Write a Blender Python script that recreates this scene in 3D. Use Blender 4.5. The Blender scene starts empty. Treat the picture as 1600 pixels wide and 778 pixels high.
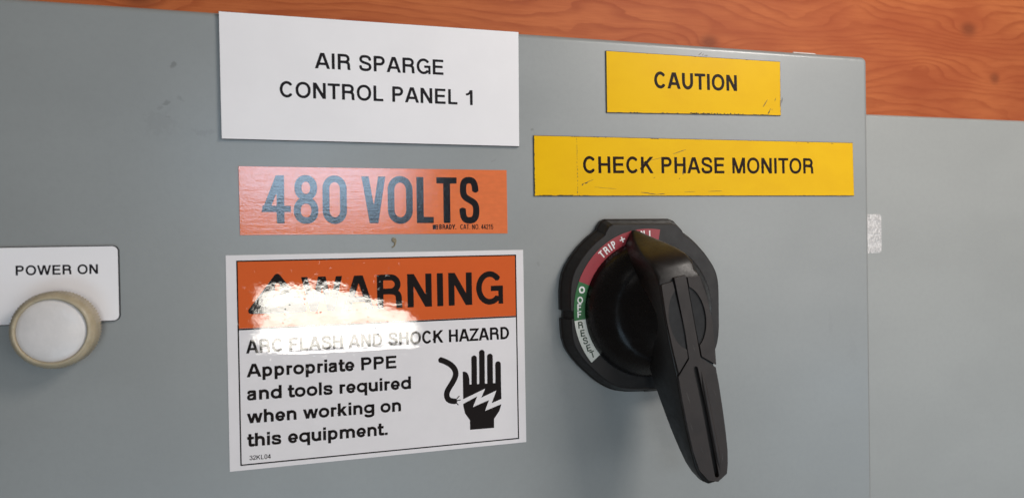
import bpy, bmesh, math, random
import numpy as np
from mathutils import Vector, Matrix
from mathutils.geometry import tessellate_polygon
random.seed(5)
R = math.radians
MM = 0.001
scene = bpy.context.scene
col = scene.collection

# ------------------------------------------------------------------ camera
# world: X right along the door, Y into the wall, Z up; the door's front face is the plane Y = 0
cam = bpy.data.cameras.new('camera')
cam_o = bpy.data.objects.new('camera', cam)
col.objects.link(cam_o)
ax = Vector((0.96406, -0.26517, -0.01676)); ay = Vector((0.01869, 0.00478, 0.99981)); fw = Vector((0.26504, 0.96419, -0.00956))
m = Matrix((ax, ay, -fw)).transposed().to_4x4()
m.translation = Vector((0, -0.29576, 0))
cam_o.matrix_world = m
cam.sensor_width = 36.0
cam.lens = 36.0 * 1050 / 1600
cam.clip_start = 0.01
cam.clip_end = 50
cam.dof.use_dof = True
cam.dof.focus_distance = 0.32
cam.dof.aperture_fstop = 12.0
scene.camera = cam_o

# ------------------------------------------------------------------ light of the room
world = bpy.data.worlds.new('World')
scene.world = world
world.use_nodes = True
world.node_tree.nodes['Background'].inputs[0].default_value = (0.10, 0.088, 0.076, 1)
world.node_tree.nodes['Background'].inputs[1].default_value = 1.0

def area_light(name, loc, target, sx, sy, radiance, color, spread=180):
    l = bpy.data.lights.new(name, 'AREA')
    l.shape = 'RECTANGLE'; l.size = sx; l.size_y = sy
    l.energy = radiance * math.pi * sx * sy
    l.color = color
    l.spread = R(spread)
    o = bpy.data.objects.new(name, l)
    col.objects.link(o)
    o.location = loc
    d = (Vector(target) - Vector(loc))
    o.rotation_euler = d.to_track_quat('-Z', 'Y').to_euler()
    return o

# lamp above and to the right of the door
area_light('ceiling_lamp', (0.50, -0.43, 0.38), (0.14, 0, 0), 0.2, 0.2, 23.5, (1.0, 0.93, 0.87))
area_light('second_ceiling_lamp', (-0.16, -0.62, 0.62), (0.0, 0, 0), 0.2, 0.2, 1.2, (1.0, 0.96, 0.93))
# daylight patch through the doorway that the glossy labels mirror, below the camera
glare = area_light('doorway_daylight', (0.026, -1.5, -0.186), (0.026, 0, -0.186), 0.44, 0.18, 11.5, (1.0, 0.95, 0.86))
# cool skylight that the voltage label and the paint mirror
area_light('window_skylight', (-0.03, -1.5, 0.215), (-0.03, 0, 0.215), 0.46, 0.24, 6.2, (0.55, 0.77, 1.0))
area_light('low_skylight', (-0.15, -1.5, -1.0), (-0.15, 0, -0.95), 1.1, 0.8, 2.4, (0.58, 0.80, 1.0))
area_light('low_skylight_right', (2.1, -1.5, -0.85), (1.9, 0, -0.85), 1.3, 0.9, 2.6, (0.62, 0.82, 1.0))
area_light('side_window', (1.25, -1.5, 0.18), (0.9, 0, 0.1), 1.1, 0.9, 2.5, (1.0, 0.98, 0.96))

# the bright patch is open sky seen past leaves: its rim is ragged and its upper right corner is cut off
def leafy_rim(lo):
    l = lo.data; l.use_nodes = True
    nt = l.node_tree; em = nt.nodes['Emission']
    geo = nt.nodes.new('ShaderNodeNewGeometry'); sep = nt.nodes.new('ShaderNodeSeparateXYZ')
    nt.links.new(geo.outputs['Parametric'], sep.inputs[0])
    def mth(op, a, b=None):
        n = nt.nodes.new('ShaderNodeMath'); n.operation = op
        for i, v in enumerate((a, b)):
            if v is None: continue
            if isinstance(v, (int, float)): n.inputs[i].default_value = v
            else: nt.links.new(v, n.inputs[i])
        return n.outputs[0]
    def noise(scale, seed):
        n = nt.nodes.new('ShaderNodeTexNoise'); n.noise_dimensions = '4D'
        n.inputs['W'].default_value = seed; n.inputs['Scale'].default_value = scale
        n.inputs['Detail'].default_value = 4; n.inputs['Roughness'].default_value = .65
        nt.links.new(geo.outputs['Parametric'], n.inputs['Vector'])
        return mth('SUBTRACT', n.outputs[0], .5)
    u, v = sep.outputs[0], sep.outputs[1]
    j = mth('MULTIPLY', noise(9, 1.0), .22)
    a = mth('ADD', mth('SUBTRACT', 1.42, u), mth('SUBTRACT', j, v))      # cut corner
    b_ = mth('ADD', mth('SUBTRACT', mth('ADD', mth('MULTIPLY', u, .6), v), .17), mth('MULTIPLY', noise(11, 3.0), .3))   # cut lower left
    a = mth('MINIMUM', a, b_)
    e = mth('MINIMUM', mth('MINIMUM', u, mth('SUBTRACT', 1.0, u)), mth('MINIMUM', v, mth('SUBTRACT', 1.0, v)))
    e = mth('ADD', mth('SUBTRACT', e, .06), mth('MULTIPLY', noise(16, 5.0), .36))
    m_ = mth('MULTIPLY', mth('GREATER_THAN', a, 0), mth('GREATER_THAN', e, 0))
    m_ = mth('MULTIPLY', m_, mth('MULTIPLY', mth('ADD', .80, mth('MULTIPLY', v, .45)), mth('ADD', 1.0, mth('MULTIPLY', noise(7, 9.0), 2.1))))
    nt.links.new(m_, em.inputs['Strength'])
leafy_rim(glare)

scene.render.engine = 'CYCLES'
scene.cycles.use_denoising = True
scene.cycles.max_bounces = 6
scene.cycles.sample_clamp_indirect = 6
scene.view_settings.view_transform = 'Standard'
scene.view_settings.look = 'None'
scene.view_settings.exposure = 0.0
scene.view_settings.gamma = 1.0
scene.view_settings.use_curve_mapping = False

# ------------------------------------------------------------------ object helpers
def tag(o, label=None, cat=None, group=None, kind=None):
    if label: o['label'] = label
    if cat: o['category'] = cat
    if group: o['group'] = group
    if kind: o['kind'] = kind
    return o

def empty(name, loc_mm, label, cat, group=None):
    o = bpy.data.objects.new(name, None)
    o.empty_display_size = 0.01
    o.location = Vector(loc_mm) * MM
    col.objects.link(o)
    return tag(o, label, cat, group)

def link_mesh(name, verts, faces, mat, parent=None, smooth=False, bevel=0, rot=None, segs=2):
    """verts in millimetres, in world axes (or in the frame given by rot)"""
    me = bpy.data.meshes.new(name)
    off = parent_origin(parent)
    vv = []
    for v in verts:
        v = Vector(v)
        if rot is not None: v = rot @ v
        vv.append(v * MM - off)
    me.from_pydata(vv, [], faces)
    bm = bmesh.new(); bm.from_mesh(me)
    bmesh.ops.remove_doubles(bm, verts=bm.verts, dist=1e-7)
    bmesh.ops.recalc_face_normals(bm, faces=bm.faces)
    bm.to_mesh(me); bm.free()
    me.materials.append(mat)
    if smooth:
        for p in me.polygons: p.use_smooth = True
    o = bpy.data.objects.new(name, me)
    col.objects.link(o)
    if parent: o.parent = parent
    if bevel:
        b = o.modifiers.new('bevel', 'BEVEL'); b.width = bevel * MM; b.segments = segs
        b.limit_method = 'ANGLE'; b.angle_limit = R(35)
        b.harden_normals = False
    return o

def parent_origin(p):
    v = Vector((0, 0, 0))
    while p:
        v += p.location
        p = p.parent
    return v

# ------------------------------------------------------------------ materials
def new_mat(name):
    mt = bpy.data.materials.new(name); mt.use_nodes = True
    nt = mt.node_tree
    return mt, nt, nt.nodes['Principled BSDF']

class N:
    """tiny node-building helper"""
    def __init__(s, nt):
        s.nt = nt
        tc = nt.nodes.new('ShaderNodeNewGeometry')
        s.pos = s.vmath('SCALE', tc.outputs['Position'], scale=1000.0)   # world position in mm
        sp = nt.nodes.new('ShaderNodeSeparateXYZ'); nt.links.new(s.pos, sp.inputs[0])
        s.x, s.y, s.z = sp.outputs
    def put(s, sock, v):
        if isinstance(v, (int, float)): sock.default_value = v
        elif isinstance(v, (tuple, list)): sock.default_value = v
        else: s.nt.links.new(v, sock)
    def math(s, op, a, b=None, c=None, clamp=False):
        n = s.nt.nodes.new('ShaderNodeMath'); n.operation = op; n.use_clamp = clamp
        for i, v in enumerate((a, b, c)):
            if v is not None: s.put(n.inputs[i], v)
        return n.outputs[0]
    def vmath(s, op, a, b=None, scale=None):
        n = s.nt.nodes.new('ShaderNodeVectorMath'); n.operation = op
        s.put(n.inputs[0], a)
        if b is not None: s.put(n.inputs[1], b)
        if scale is not None: s.put(n.inputs['Scale'], scale)
        return n.outputs['Value'] if op in ('LENGTH', 'DISTANCE') else n.outputs[0]
    def noise(s, sx, sy, sz, detail=3, rough=0.55, off=0.0, out=0, dist=0.0):
        v = s.vmath('MULTIPLY', s.pos, (sx, sy, sz))
        if off: v = s.vmath('ADD', v, (off, off * .7, off * 1.3))
        n = s.nt.nodes.new('ShaderNodeTexNoise')
        n.inputs['Scale'].default_value = 1.0; n.inputs['Detail'].default_value = detail
        n.inputs['Roughness'].default_value = rough; n.inputs['Distortion'].default_value = dist
        s.nt.links.new(v, n.inputs['Vector'])
        return n.outputs[out]
    def smooth(s, v, a, b, lo=0.0, hi=1.0):
        n = s.nt.nodes.new('ShaderNodeMapRange'); n.interpolation_type = 'SMOOTHSTEP'
        s.put(n.inputs[0], v)
        for i, q in zip((1, 2, 3, 4), (a, b, lo, hi)): n.inputs[i].default_value = q
        return n.outputs[0]
    def mix(s, f, a, b):
        n = s.nt.nodes.new('ShaderNodeMix'); n.data_type = 'RGBA'
        s.put(n.inputs[0], f); s.put(n.inputs[6], a); s.put(n.inputs[7], b)
        return n.outputs[2]
    def spot(s, cx, cz, rx, rz, ang=0.0):
        """0..: elliptical distance from (cx, cz) in mm, 1 on the rim"""
        dx = s.math('SUBTRACT', s.x, cx); dz = s.math('SUBTRACT', s.z, cz)
        ca, sa = math.cos(ang), math.sin(ang)
        u = s.math('ADD', s.math('MULTIPLY', dx, ca / rx), s.math('MULTIPLY', dz, sa / rx))
        v = s.math('ADD', s.math('MULTIPLY', dx, -sa / rz), s.math('MULTIPLY', dz, ca / rz))
        return s.math('SQRT', s.math('ADD', s.math('MULTIPLY', u, u), s.math('MULTIPLY', v, v)))
    def bump(s, h, dist_mm, strength=1.0):
        n = s.nt.nodes.new('ShaderNodeBump'); n.inputs['Strength'].default_value = strength
        n.inputs['Distance'].default_value = dist_mm * MM
        s.nt.links.new(h, n.inputs['Height'])
        return n.outputs[0]

def c4(c): return (c[0], c[1], c[2], 1.0)

def mat_paint(name, base, dirt=True, rough=(.30, .40)):
    mt, nt, b = new_mat(name); n = N(nt)
    cl = n.noise(.012, .012, .02, 3)
    colr = n.mix(n.smooth(cl, .3, .7), c4(base), c4([q * .93 for q in base]))
    fine = n.noise(.35, .35, .35, 4, .65, 3)
    colr = n.mix(n.smooth(fine, .35, .75, 0, .22), colr, c4([q * .82 for q in base]))
    if dirt:
        grain = n.noise(.55, .55, .55, 3, .6, 11)
        tot = None
        for (cx, cz, rx, rz, a, k) in [(-58, 73.5, 1.6, 1.1, .7, 1.0), (-60.8, 58, 1.7, 1.0, .5, .8), (-55.6, 59.9, 1.6, .9, -.8, .5),
                                       (-63, 55.9, 1.8, .9, .4, .5), (-60.4, 52.4, 1.3, .8, 0, .45), (-47.5, 46.5, 6, 1.8, .1, .3),
                                       (92, 51.8, .9, .6, 0, .9), (225.6, 70.4, .5, 2.2, .1, .5), (73.5, 37.2, 1.6, .6, .5, .45),
                                       (-63, 50, 7, 6, 0, .2), (94, -10, .9, 1.1, 0, .45), (254, -45, 1.5, 8, .1, .14), (268, -60, 4, 10, .1, .12)]:
            d = n.spot(cx, cz, rx, rz, a)
            d = n.math('ADD', d, n.math('MULTIPLY', n.math('SUBTRACT', grain, .5), 2.6))
            mk = n.smooth(d, .3, 1.1, k * .55, 0)
            tot = mk if tot is None else n.math('MAXIMUM', tot, mk)
        colr = n.mix(tot, colr, (.12, .115, .11, 1))
    nt.links.new(colr, b.inputs['Base Color'])
    rr = n.smooth(n.noise(.012, .012, .02, 2, .5, 7), .3, .7, *rough)
    nt.links.new(rr, b.inputs['Roughness'])
    peel = n.noise(.9, .9, .9, 2, .5, 2)
    nt.links.new(n.bump(peel, .02), b.inputs['Normal'])
    b.inputs['Specular IOR Level'].default_value = .68
    return mt

M_PAINT = mat_paint('grey_enamel', (.270, .277, .269))
M_PAINT2 = mat_paint('grey_enamel_far', (.335, .337, .32), False, (.48, .50))

def mat_plain(name, base, rough=.5, var=.06, scale=.6, bump=0, metallic=0, spec=.5):
    mt, nt, b = new_mat(name); n = N(nt)
    v = n.noise(scale, scale, scale, 4, .6, 1)
    colr = n.mix(n.smooth(v, .3, .7), c4([q * (1 + var) for q in base]), c4([q * (1 - var) for q in base]))
    nt.links.new(colr, b.inputs['Base Color'])
    b.inputs['Roughness'].default_value = rough
    b.inputs['Metallic'].default_value = metallic
    b.inputs['Specular IOR Level'].default_value = spec
    if bump: nt.links.new(n.bump(v, bump), b.inputs['Normal'])
    return mt

M_WHITE = mat_plain('engraving_laminate_white', (.83, .79, .785), .42, .02, .03)
M_CORE = mat_plain('laminate_core_black', (.02, .02, .022), .5)
M_INK = mat_plain('black_ink', (.012, .009, .011), .55, .1, 1, spec=.15)
M_MARK = mat_plain('scuff_brown_black', (.06, .035, .015), .6, .3, 2)

# film-covered warning label: all its inks share the same wavy clear film
def mat_film(name, base, var=.03):
    mt, nt, b = new_mat(name); n = N(nt)
    v = n.noise(.1, .1, .1, 3, .6, 1)
    colr = n.mix(n.smooth(v, .3, .7), c4(base), c4([q * (1 - var) for q in base]))
    nt.links.new(colr, b.inputs['Base Color'])
    b.inputs['Roughness'].default_value = .7
    b.inputs['Specular IOR Level'].default_value = .05
    b.inputs['Coat Weight'].default_value = 1.0
    b.inputs['Coat Roughness'].default_value = .015
    b.inputs['Coat IOR'].default_value = 1.8
    # long waves + fine bubbles that tear the mirrored patch's rim
    w = n.math('MULTIPLY', n.noise(.06, .06, .09, 2, .5, 4), .05)
    f = n.math('MULTIPLY', n.noise(.40, .40, .5, 3, .6, 9), .011)
    h = n.math('ADD', w, f)
    h = n.math('ADD', h, n.math('MULTIPLY', n.math('MULTIPLY', n.smooth(n.noise(.45, .45, .6, 2, .55, 31), .70, .76), n.smooth(n.spot(4, -28, 42, 26), .8, 1.1, 1, 0)), .03))
    # the film is loosely bonded around the glare and has a crease under the headline
    dz = n.math('SUBTRACT', n.z, n.math('ADD', -45.6, n.math('MULTIPLY', n.math('SUBTRACT', n.noise(.05, 0, 0, 2, .5, 21), .5), 2.4)))
    g = n.math('EXPONENT', n.math('MULTIPLY', n.math('MULTIPLY', dz, dz), -3.0))
    rng = n.math('MULTIPLY', n.smooth(n.x, -24, -8), n.smooth(n.x, 36, 50, 1, 0))
    g = n.math('MULTIPLY', n.math('MULTIPLY', g, rng), .02)
    h = n.math('ADD', h, g)
    nt.links.new(n.bump(h, 1.0, 1.0), b.inputs['Coat Normal'])
    return mt

F_WHITE = mat_film('label_film_white', (.82, .77, .765))
F_ORANGE = mat_film('label_film_orange', (.70, .115, .022))
F_BLACK = mat_film('label_film_black', (.005, .003, .004))

# embossed cloth voltage marker
def mat_cloth(name, base, spec=.6):
    mt, nt, b = new_mat(name); n = N(nt)
    v = n.noise(.3, .3, .8, 3, .6, 1)
    colr = n.mix(n.smooth(v, .3, .7), c4(base), c4([q * .92 for q in base]))
    nt.links.new(colr, b.inputs['Base Color'])
    b.inputs['Roughness'].default_value = .7
    b.inputs['Specular IOR Level'].default_value = .05
    b.inputs['Coat Weight'].default_value = 1.0
    b.inputs['Coat Roughness'].default_value = .07
    b.inputs['Coat IOR'].default_value = 1.9
    grain = n.math('MULTIPLY', n.noise(1.6, 1.6, 1.8, 2, .6, 3), .034)
    wr = n.math('MULTIPLY', n.noise(.10, .1, 1.0, 3, .6, 8), .032)
    nt.links.new(n.bump(n.math('ADD', grain, wr), 1.0, 1.0), b.inputs['Coat Normal'])
    nt.links.new(n.bump(grain, 1.0, .6), b.inputs['Normal'])
    return mt
C_ORANGE = mat_cloth('voltage_cloth_orange', (.82, .19, .06))
C_BLACK = mat_cloth('voltage_cloth_black', (.004, .005, .009))

# yellow labels
def mat_yellow():
    mt, nt, b = new_mat('yellow_laminate'); n = N(nt)
    v = n.noise(.05, .05, .08, 3, .6, 1)
    colr = n.mix(n.smooth(v, .3, .7), (.82, .47, .002, 1), (.79, .44, .002, 1))
    nt.links.new(colr, b.inputs['Base Color'])
    b.inputs['Roughness'].default_value = .30
    b.inputs['Specular IOR Level'].default_value = .10
    h = n.noise(.5, .5, .5, 3, .6, 5)
    nt.links.new(n.bump(h, .02), b.inputs['Normal'])
    return mt
M_YELLOW = mat_yellow()
M_YINK = mat_plain('brown_black_engraving', (.012, .004, .002), .4, .1, 1, spec=.1)

def mat_black_plastic(name, base, rough, bmp=.015):
    mt, nt, b = new_mat(name); n = N(nt)
    v = n.noise(.12, .12, .12, 4, .6, 1)
    colr = n.mix(n.smooth(v, .35, .7), c4(base), c4([q * .75 for q in base]))
    nt.links.new(colr, b.inputs['Base Color'])
    rr = n.smooth(n.noise(.25, .25, .25, 4, .7, 6), .3, .7, rough - .06, rough + .08)
    nt.links.new(rr, b.inputs['Roughness'])
    nt.links.new(n.bump(n.noise(2.2, 2.2, 2.2, 3, .6, 2), bmp), b.inputs['Normal'])
    b.inputs['Specular IOR Level'].default_value = .38
    return mt
P_BASE = mat_black_plastic('black_plastic_satin', (.013, .010, .009), .42, .008)
P_HUB = mat_black_plastic('black_plastic_gloss', (.006, .005, .005), .27, .0015)
P_BODY = mat_black_plastic('black_plastic_worn', (.009, .007, .006), .40, .004)
P_PAD = mat_black_plastic('black_plastic_matt', (.025, .0175, .0145), .46, .012)
P_LENS = mat_black_plastic('dark_grey_plastic', (.008, .007, .007), .6, .02)
P_HUB.node_tree.nodes['Principled BSDF'].inputs['Specular IOR Level'].default_value = .26
P_RED = mat_plain('legend_red', (.30, .024, .034), .4, .05)
P_GREEN = mat_plain('legend_green', (.014, .13, .032), .4, .05)
P_LWHITE = mat_plain('legend_white', (.72, .71, .63), .4, .04)
P_LINK = mat_plain('legend_letter_white', (.80, .78, .76), .4, .03)
P_LGREEN = mat_plain('legend_letter_green', (.008, .03, .006), .4, .03)

# ------------------------------------------------------------------ flat outlines from signed distances
def d_seg(P, a, b, w, capa=True, capb=True):
    """bar of width w; butt ends where cap is True, round where False"""
    ax_, ay_ = a; bx, by = b
    dx, dy = bx - ax_, by - ay_; L = math.hypot(dx, dy) or 1e-9
    ux, uy = dx / L, dy / L
    t = (P[0] - ax_) * ux + (P[1] - ay_) * uy
    s = np.abs(-(P[0] - ax_) * uy + (P[1] - ay_) * ux)
    tc = np.clip(t, 0, L)
    rd = np.sqrt((t - tc) ** 2 + s ** 2) - w / 2
    if capa: rd = np.maximum(rd, -t)
    if capb: rd = np.maximum(rd, t - L)
    return rd

def d_path(P, pts, w, capa=True, capb=True):
    d = None
    n = len(pts) - 1
    for i in range(n):
        q = d_seg(P, pts[i], pts[i + 1], w, capa and i == 0, capb and i == n - 1)
        if i and capa:    # do not poke past the butt start
            pass
        d = q if d is None else np.minimum(d, q)
    return d

def arc(cx, cy, rx, ry, a0, a1, n=18):
    return [(cx + rx * math.cos(R(a0 + (a1 - a0) * i / n)), cy + ry * math.sin(R(a0 + (a1 - a0) * i / n))) for i in range(n + 1)]

def bez(*p, n=12):
    out = [p[0]]
    for k in range(0, len(p) - 1, 3):
        a, b, c, d = p[k:k + 4]
        for i in range(1, n + 1):
            t = i / n; u = 1 - t
            out.append(tuple(u ** 3 * a[j] + 3 * u * u * t * b[j] + 3 * u * t * t * c[j] + t ** 3 * d[j] for j in (0, 1)))
    return out

def oval(cx, cy, rx, ry):
    """closed round path: circle-like when wide, straight-sided when narrow"""
    if rx < ry * .72:
        r = rx * 1.0; k = ry - r * 1.15
        return arc(cx, cy + k, rx, ry - k, 0, 180) + arc(cx, cy - k, rx, ry - k, 180, 360) + [(cx + rx, cy + k)]
    out = []
    for i in range(41):
        a = 2 * math.pi * i / 40; e = .93
        c, s = math.cos(a), math.sin(a)
        out.append((cx + rx * math.copysign(abs(c) ** e, c), cy + ry * math.copysign(abs(s) ** e, s)))
    return out

def d_poly(P, pts):
    x, y = P
    d = np.full(x.shape, 1e9); inside = np.zeros(x.shape, bool)
    n = len(pts)
    for i in range(n):
        x0, y0 = pts[i]; x1, y1 = pts[(i + 1) % n]
        ex, ey = x1 - x0, y1 - y0
        t = np.clip(((x - x0) * ex + (y - y0) * ey) / (ex * ex + ey * ey + 1e-12), 0, 1)
        d = np.minimum(d, (x - x0 - ex * t) ** 2 + (y - y0 - ey * t) ** 2)
        c = ((y0 > y) != (y1 > y))
        with np.errstate(divide='ignore', invalid='ignore'):
            inside ^= c & (x < (x1 - x0) * (y - y0) / (y1 - y0 + 1e-15) + x0)
    d = np.sqrt(d)
    return np.where(inside, -d, d)

def simplify(pts, tol):
    """closed loop Douglas-Peucker"""
    pts = [np.array(p) for p in pts]
    if len(pts) < 8: return pts
    k = max(range(len(pts)), key=lambda i: np.sum((pts[i] - pts[0]) ** 2))
    def dp(seg):
        if len(seg) < 3: return seg[:1]
        a, b = seg[0], seg[-1]; ab = b - a; L = np.hypot(*ab) + 1e-12
        A = np.array(seg[1:-1]) - a
        dd = np.abs(A[:, 0] * ab[1] - A[:, 1] * ab[0]) / L
        i = int(dd.argmax())
        if dd[i] < tol: return [a]
        return dp(seg[:i + 2]) + dp(seg[i + 1:])
    return dp(pts[:k + 1]) + dp(pts[k:] + [pts[0]])

def contours(fn, x0, y0, x1, y1, h, tol=None):
    """loops of the zero level of fn over a grid (marching squares)"""
    xs = np.arange(x0, x1 + h, h); ys = np.arange(y0, y1 + h, h)
    X, Y = np.meshgrid(xs, ys, indexing='ij')
    D = fn((X, Y)); D = np.where(np.abs(D) < 1e-7, 1e-7, D)
    I = D < 0
    nx, ny = D.shape
    amb = I[:-1, :-1].astype(int) + I[1:, :-1] + I[1:, 1:] + I[:-1, 1:]
    cells = np.argwhere((amb > 0) & (amb < 4))
    nxt = {}
    def pt(e):
        (i, j, k) = e
        if k == 0:
            a, b = D[i, j], D[i + 1, j]; t = a / (a - b); return (xs[i] + t * h, ys[j])
        a, b = D[i, j], D[i, j + 1]; t = a / (a - b); return (xs[i], ys[j] + t * h)
    for i, j in cells:
        i = int(i); j = int(j)
        cs = [I[i, j], I[i + 1, j], I[i + 1, j + 1], I[i, j + 1]]
        es = [(i, j, 0), (i + 1, j, 1), (i, j + 1, 0), (i, j, 1)]
        # walk the cell border; segment from an in->out edge to the previous out->in edge keeps the inside on the left
        ins = [q for q in range(4) if cs[q] and not cs[(q + 1) % 4]]
        outs = [q for q in range(4) if not cs[q] and cs[(q + 1) % 4]]
        for q in ins:
            # matching out edge: going backwards from q
            r = q
            while r not in outs: r = (r - 1) % 4
            nxt[(es[q], i, j)] = es[r]
    start = {}
    for (e, i, j), f in nxt.items(): start.setdefault(e, []).append(f)
    loops = []
    while start:
        e0 = next(iter(start)); e = e0; lp = []
        while e in start:
            lp.append(pt(e)); f = start[e].pop()
            if not start[e]: del start[e]
            e = f
        if len(lp) > 5:
            s = simplify(lp, tol or h * .22)
            if len(s) > 2: loops.append([(float(p[0]), float(p[1])) for p in s])
    return loops

def inside(p, lp):
    c = False
    for i in range(len(lp)):
        (x0, y0), (x1, y1) = lp[i], lp[(i + 1) % len(lp)]
        if (y0 > p[1]) != (y1 > p[1]) and p[0] < (x1 - x0) * (p[1] - y0) / (y1 - y0) + x0: c = not c
    return c

def fill(loops):
    """triangles for loops with holes; every island is filled on its own"""
    depth = [sum(inside(lp[0], o) for k, o in enumerate(loops) if k != i) for i, lp in enumerate(loops)]
    start = []; n = 0
    for lp in loops: start.append(n); n += len(lp)
    flat = [p for lp in loops for p in lp]
    tris = []
    for i, lp in enumerate(loops):
        if depth[i] % 2: continue
        grp = [i] + [k for k in range(len(loops)) if depth[k] == depth[i] + 1 and inside(loops[k][0], lp)]
        idx = [start[g] + q for g in grp for q in range(len(loops[g]))]
        vs = [[Vector((p[0], p[1], 0)) for p in loops[g]] for g in grp]
        tris += [tuple(idx[a] for a in t) for t in tessellate_polygon(vs)]
    return flat, tris

def slab(loops, y_back, y_front, place=None, scale_front=None, bottom=False):
    """solid from flat loops: returns verts, faces; y negative is towards the viewer"""
    flat, tris = fill(loops)
    n = len(flat)
    def pp(p, y, f=1.0, c=(0, 0)):
        q = (c[0] + (p[0] - c[0]) * f, c[1] + (p[1] - c[1]) * f)
        return place(q[0], q[1], y) if place else (q[0], y, q[1])
    f = 1.0; c = (0, 0)
    if scale_front: f, c = scale_front
    verts = [pp(p, y_front, f, c) for p in flat]
    faces = [t for t in tris]
    if y_back is not None:
        verts += [pp(p, y_back) for p in flat]
        k = 0
        for lp in loops:
            L = len(lp)
            for i in range(L):
                a = k + i; b = k + (i + 1) % L
                faces.append((a, b, b + n, a + n))
            k += L
        if bottom: faces += [tuple(i + n for i in reversed(t)) for t in tris]
    return verts, faces

# ------------------------------------------------------------------ letters (grotesque capitals and lower case, cap height 1)
XH = .735
ADV = dict(A=1.0, B=.97, C=1.0, D=1.0, E=.93, F=.86, G=1.07, H=1.0, I=.39, K=1.02, L=.84, M=1.16, N=1.0, O=1.07, P=.93, R=1.0, S=.93,
           T=.86, U=1.0, V=.93, W=1.32, Y=.93, Z=.86, a=.77, d=.84, e=.77, g=.84, h=.83, i=.37, k=.78, l=.37, m=1.23, n=.83, o=.84,
           p=.84, q=.84, r=.54, s=.75, t=.46, u=.83, w=1.06)
for ch in '0123456789': ADV[ch] = .78
ADV.update({'.': .43, '+': .80, ' ': .42, '_': .5})
SB = dict()
for ch in 'BDEFHIKLMNPRUhiklmnpru': SB[ch] = .092
for ch in 'CGOQSadegoqs0235689': SB[ch] = .05
for ch in 'AVWYTZw4kt7+': SB.setdefault(ch, .015)
SB['T'] = .03; SB['Z'] = .04; SB['1'] = .1; SB['.'] = .09; SB['k'] = .08; SB['d'] = .055; SB['a'] = .045

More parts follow.
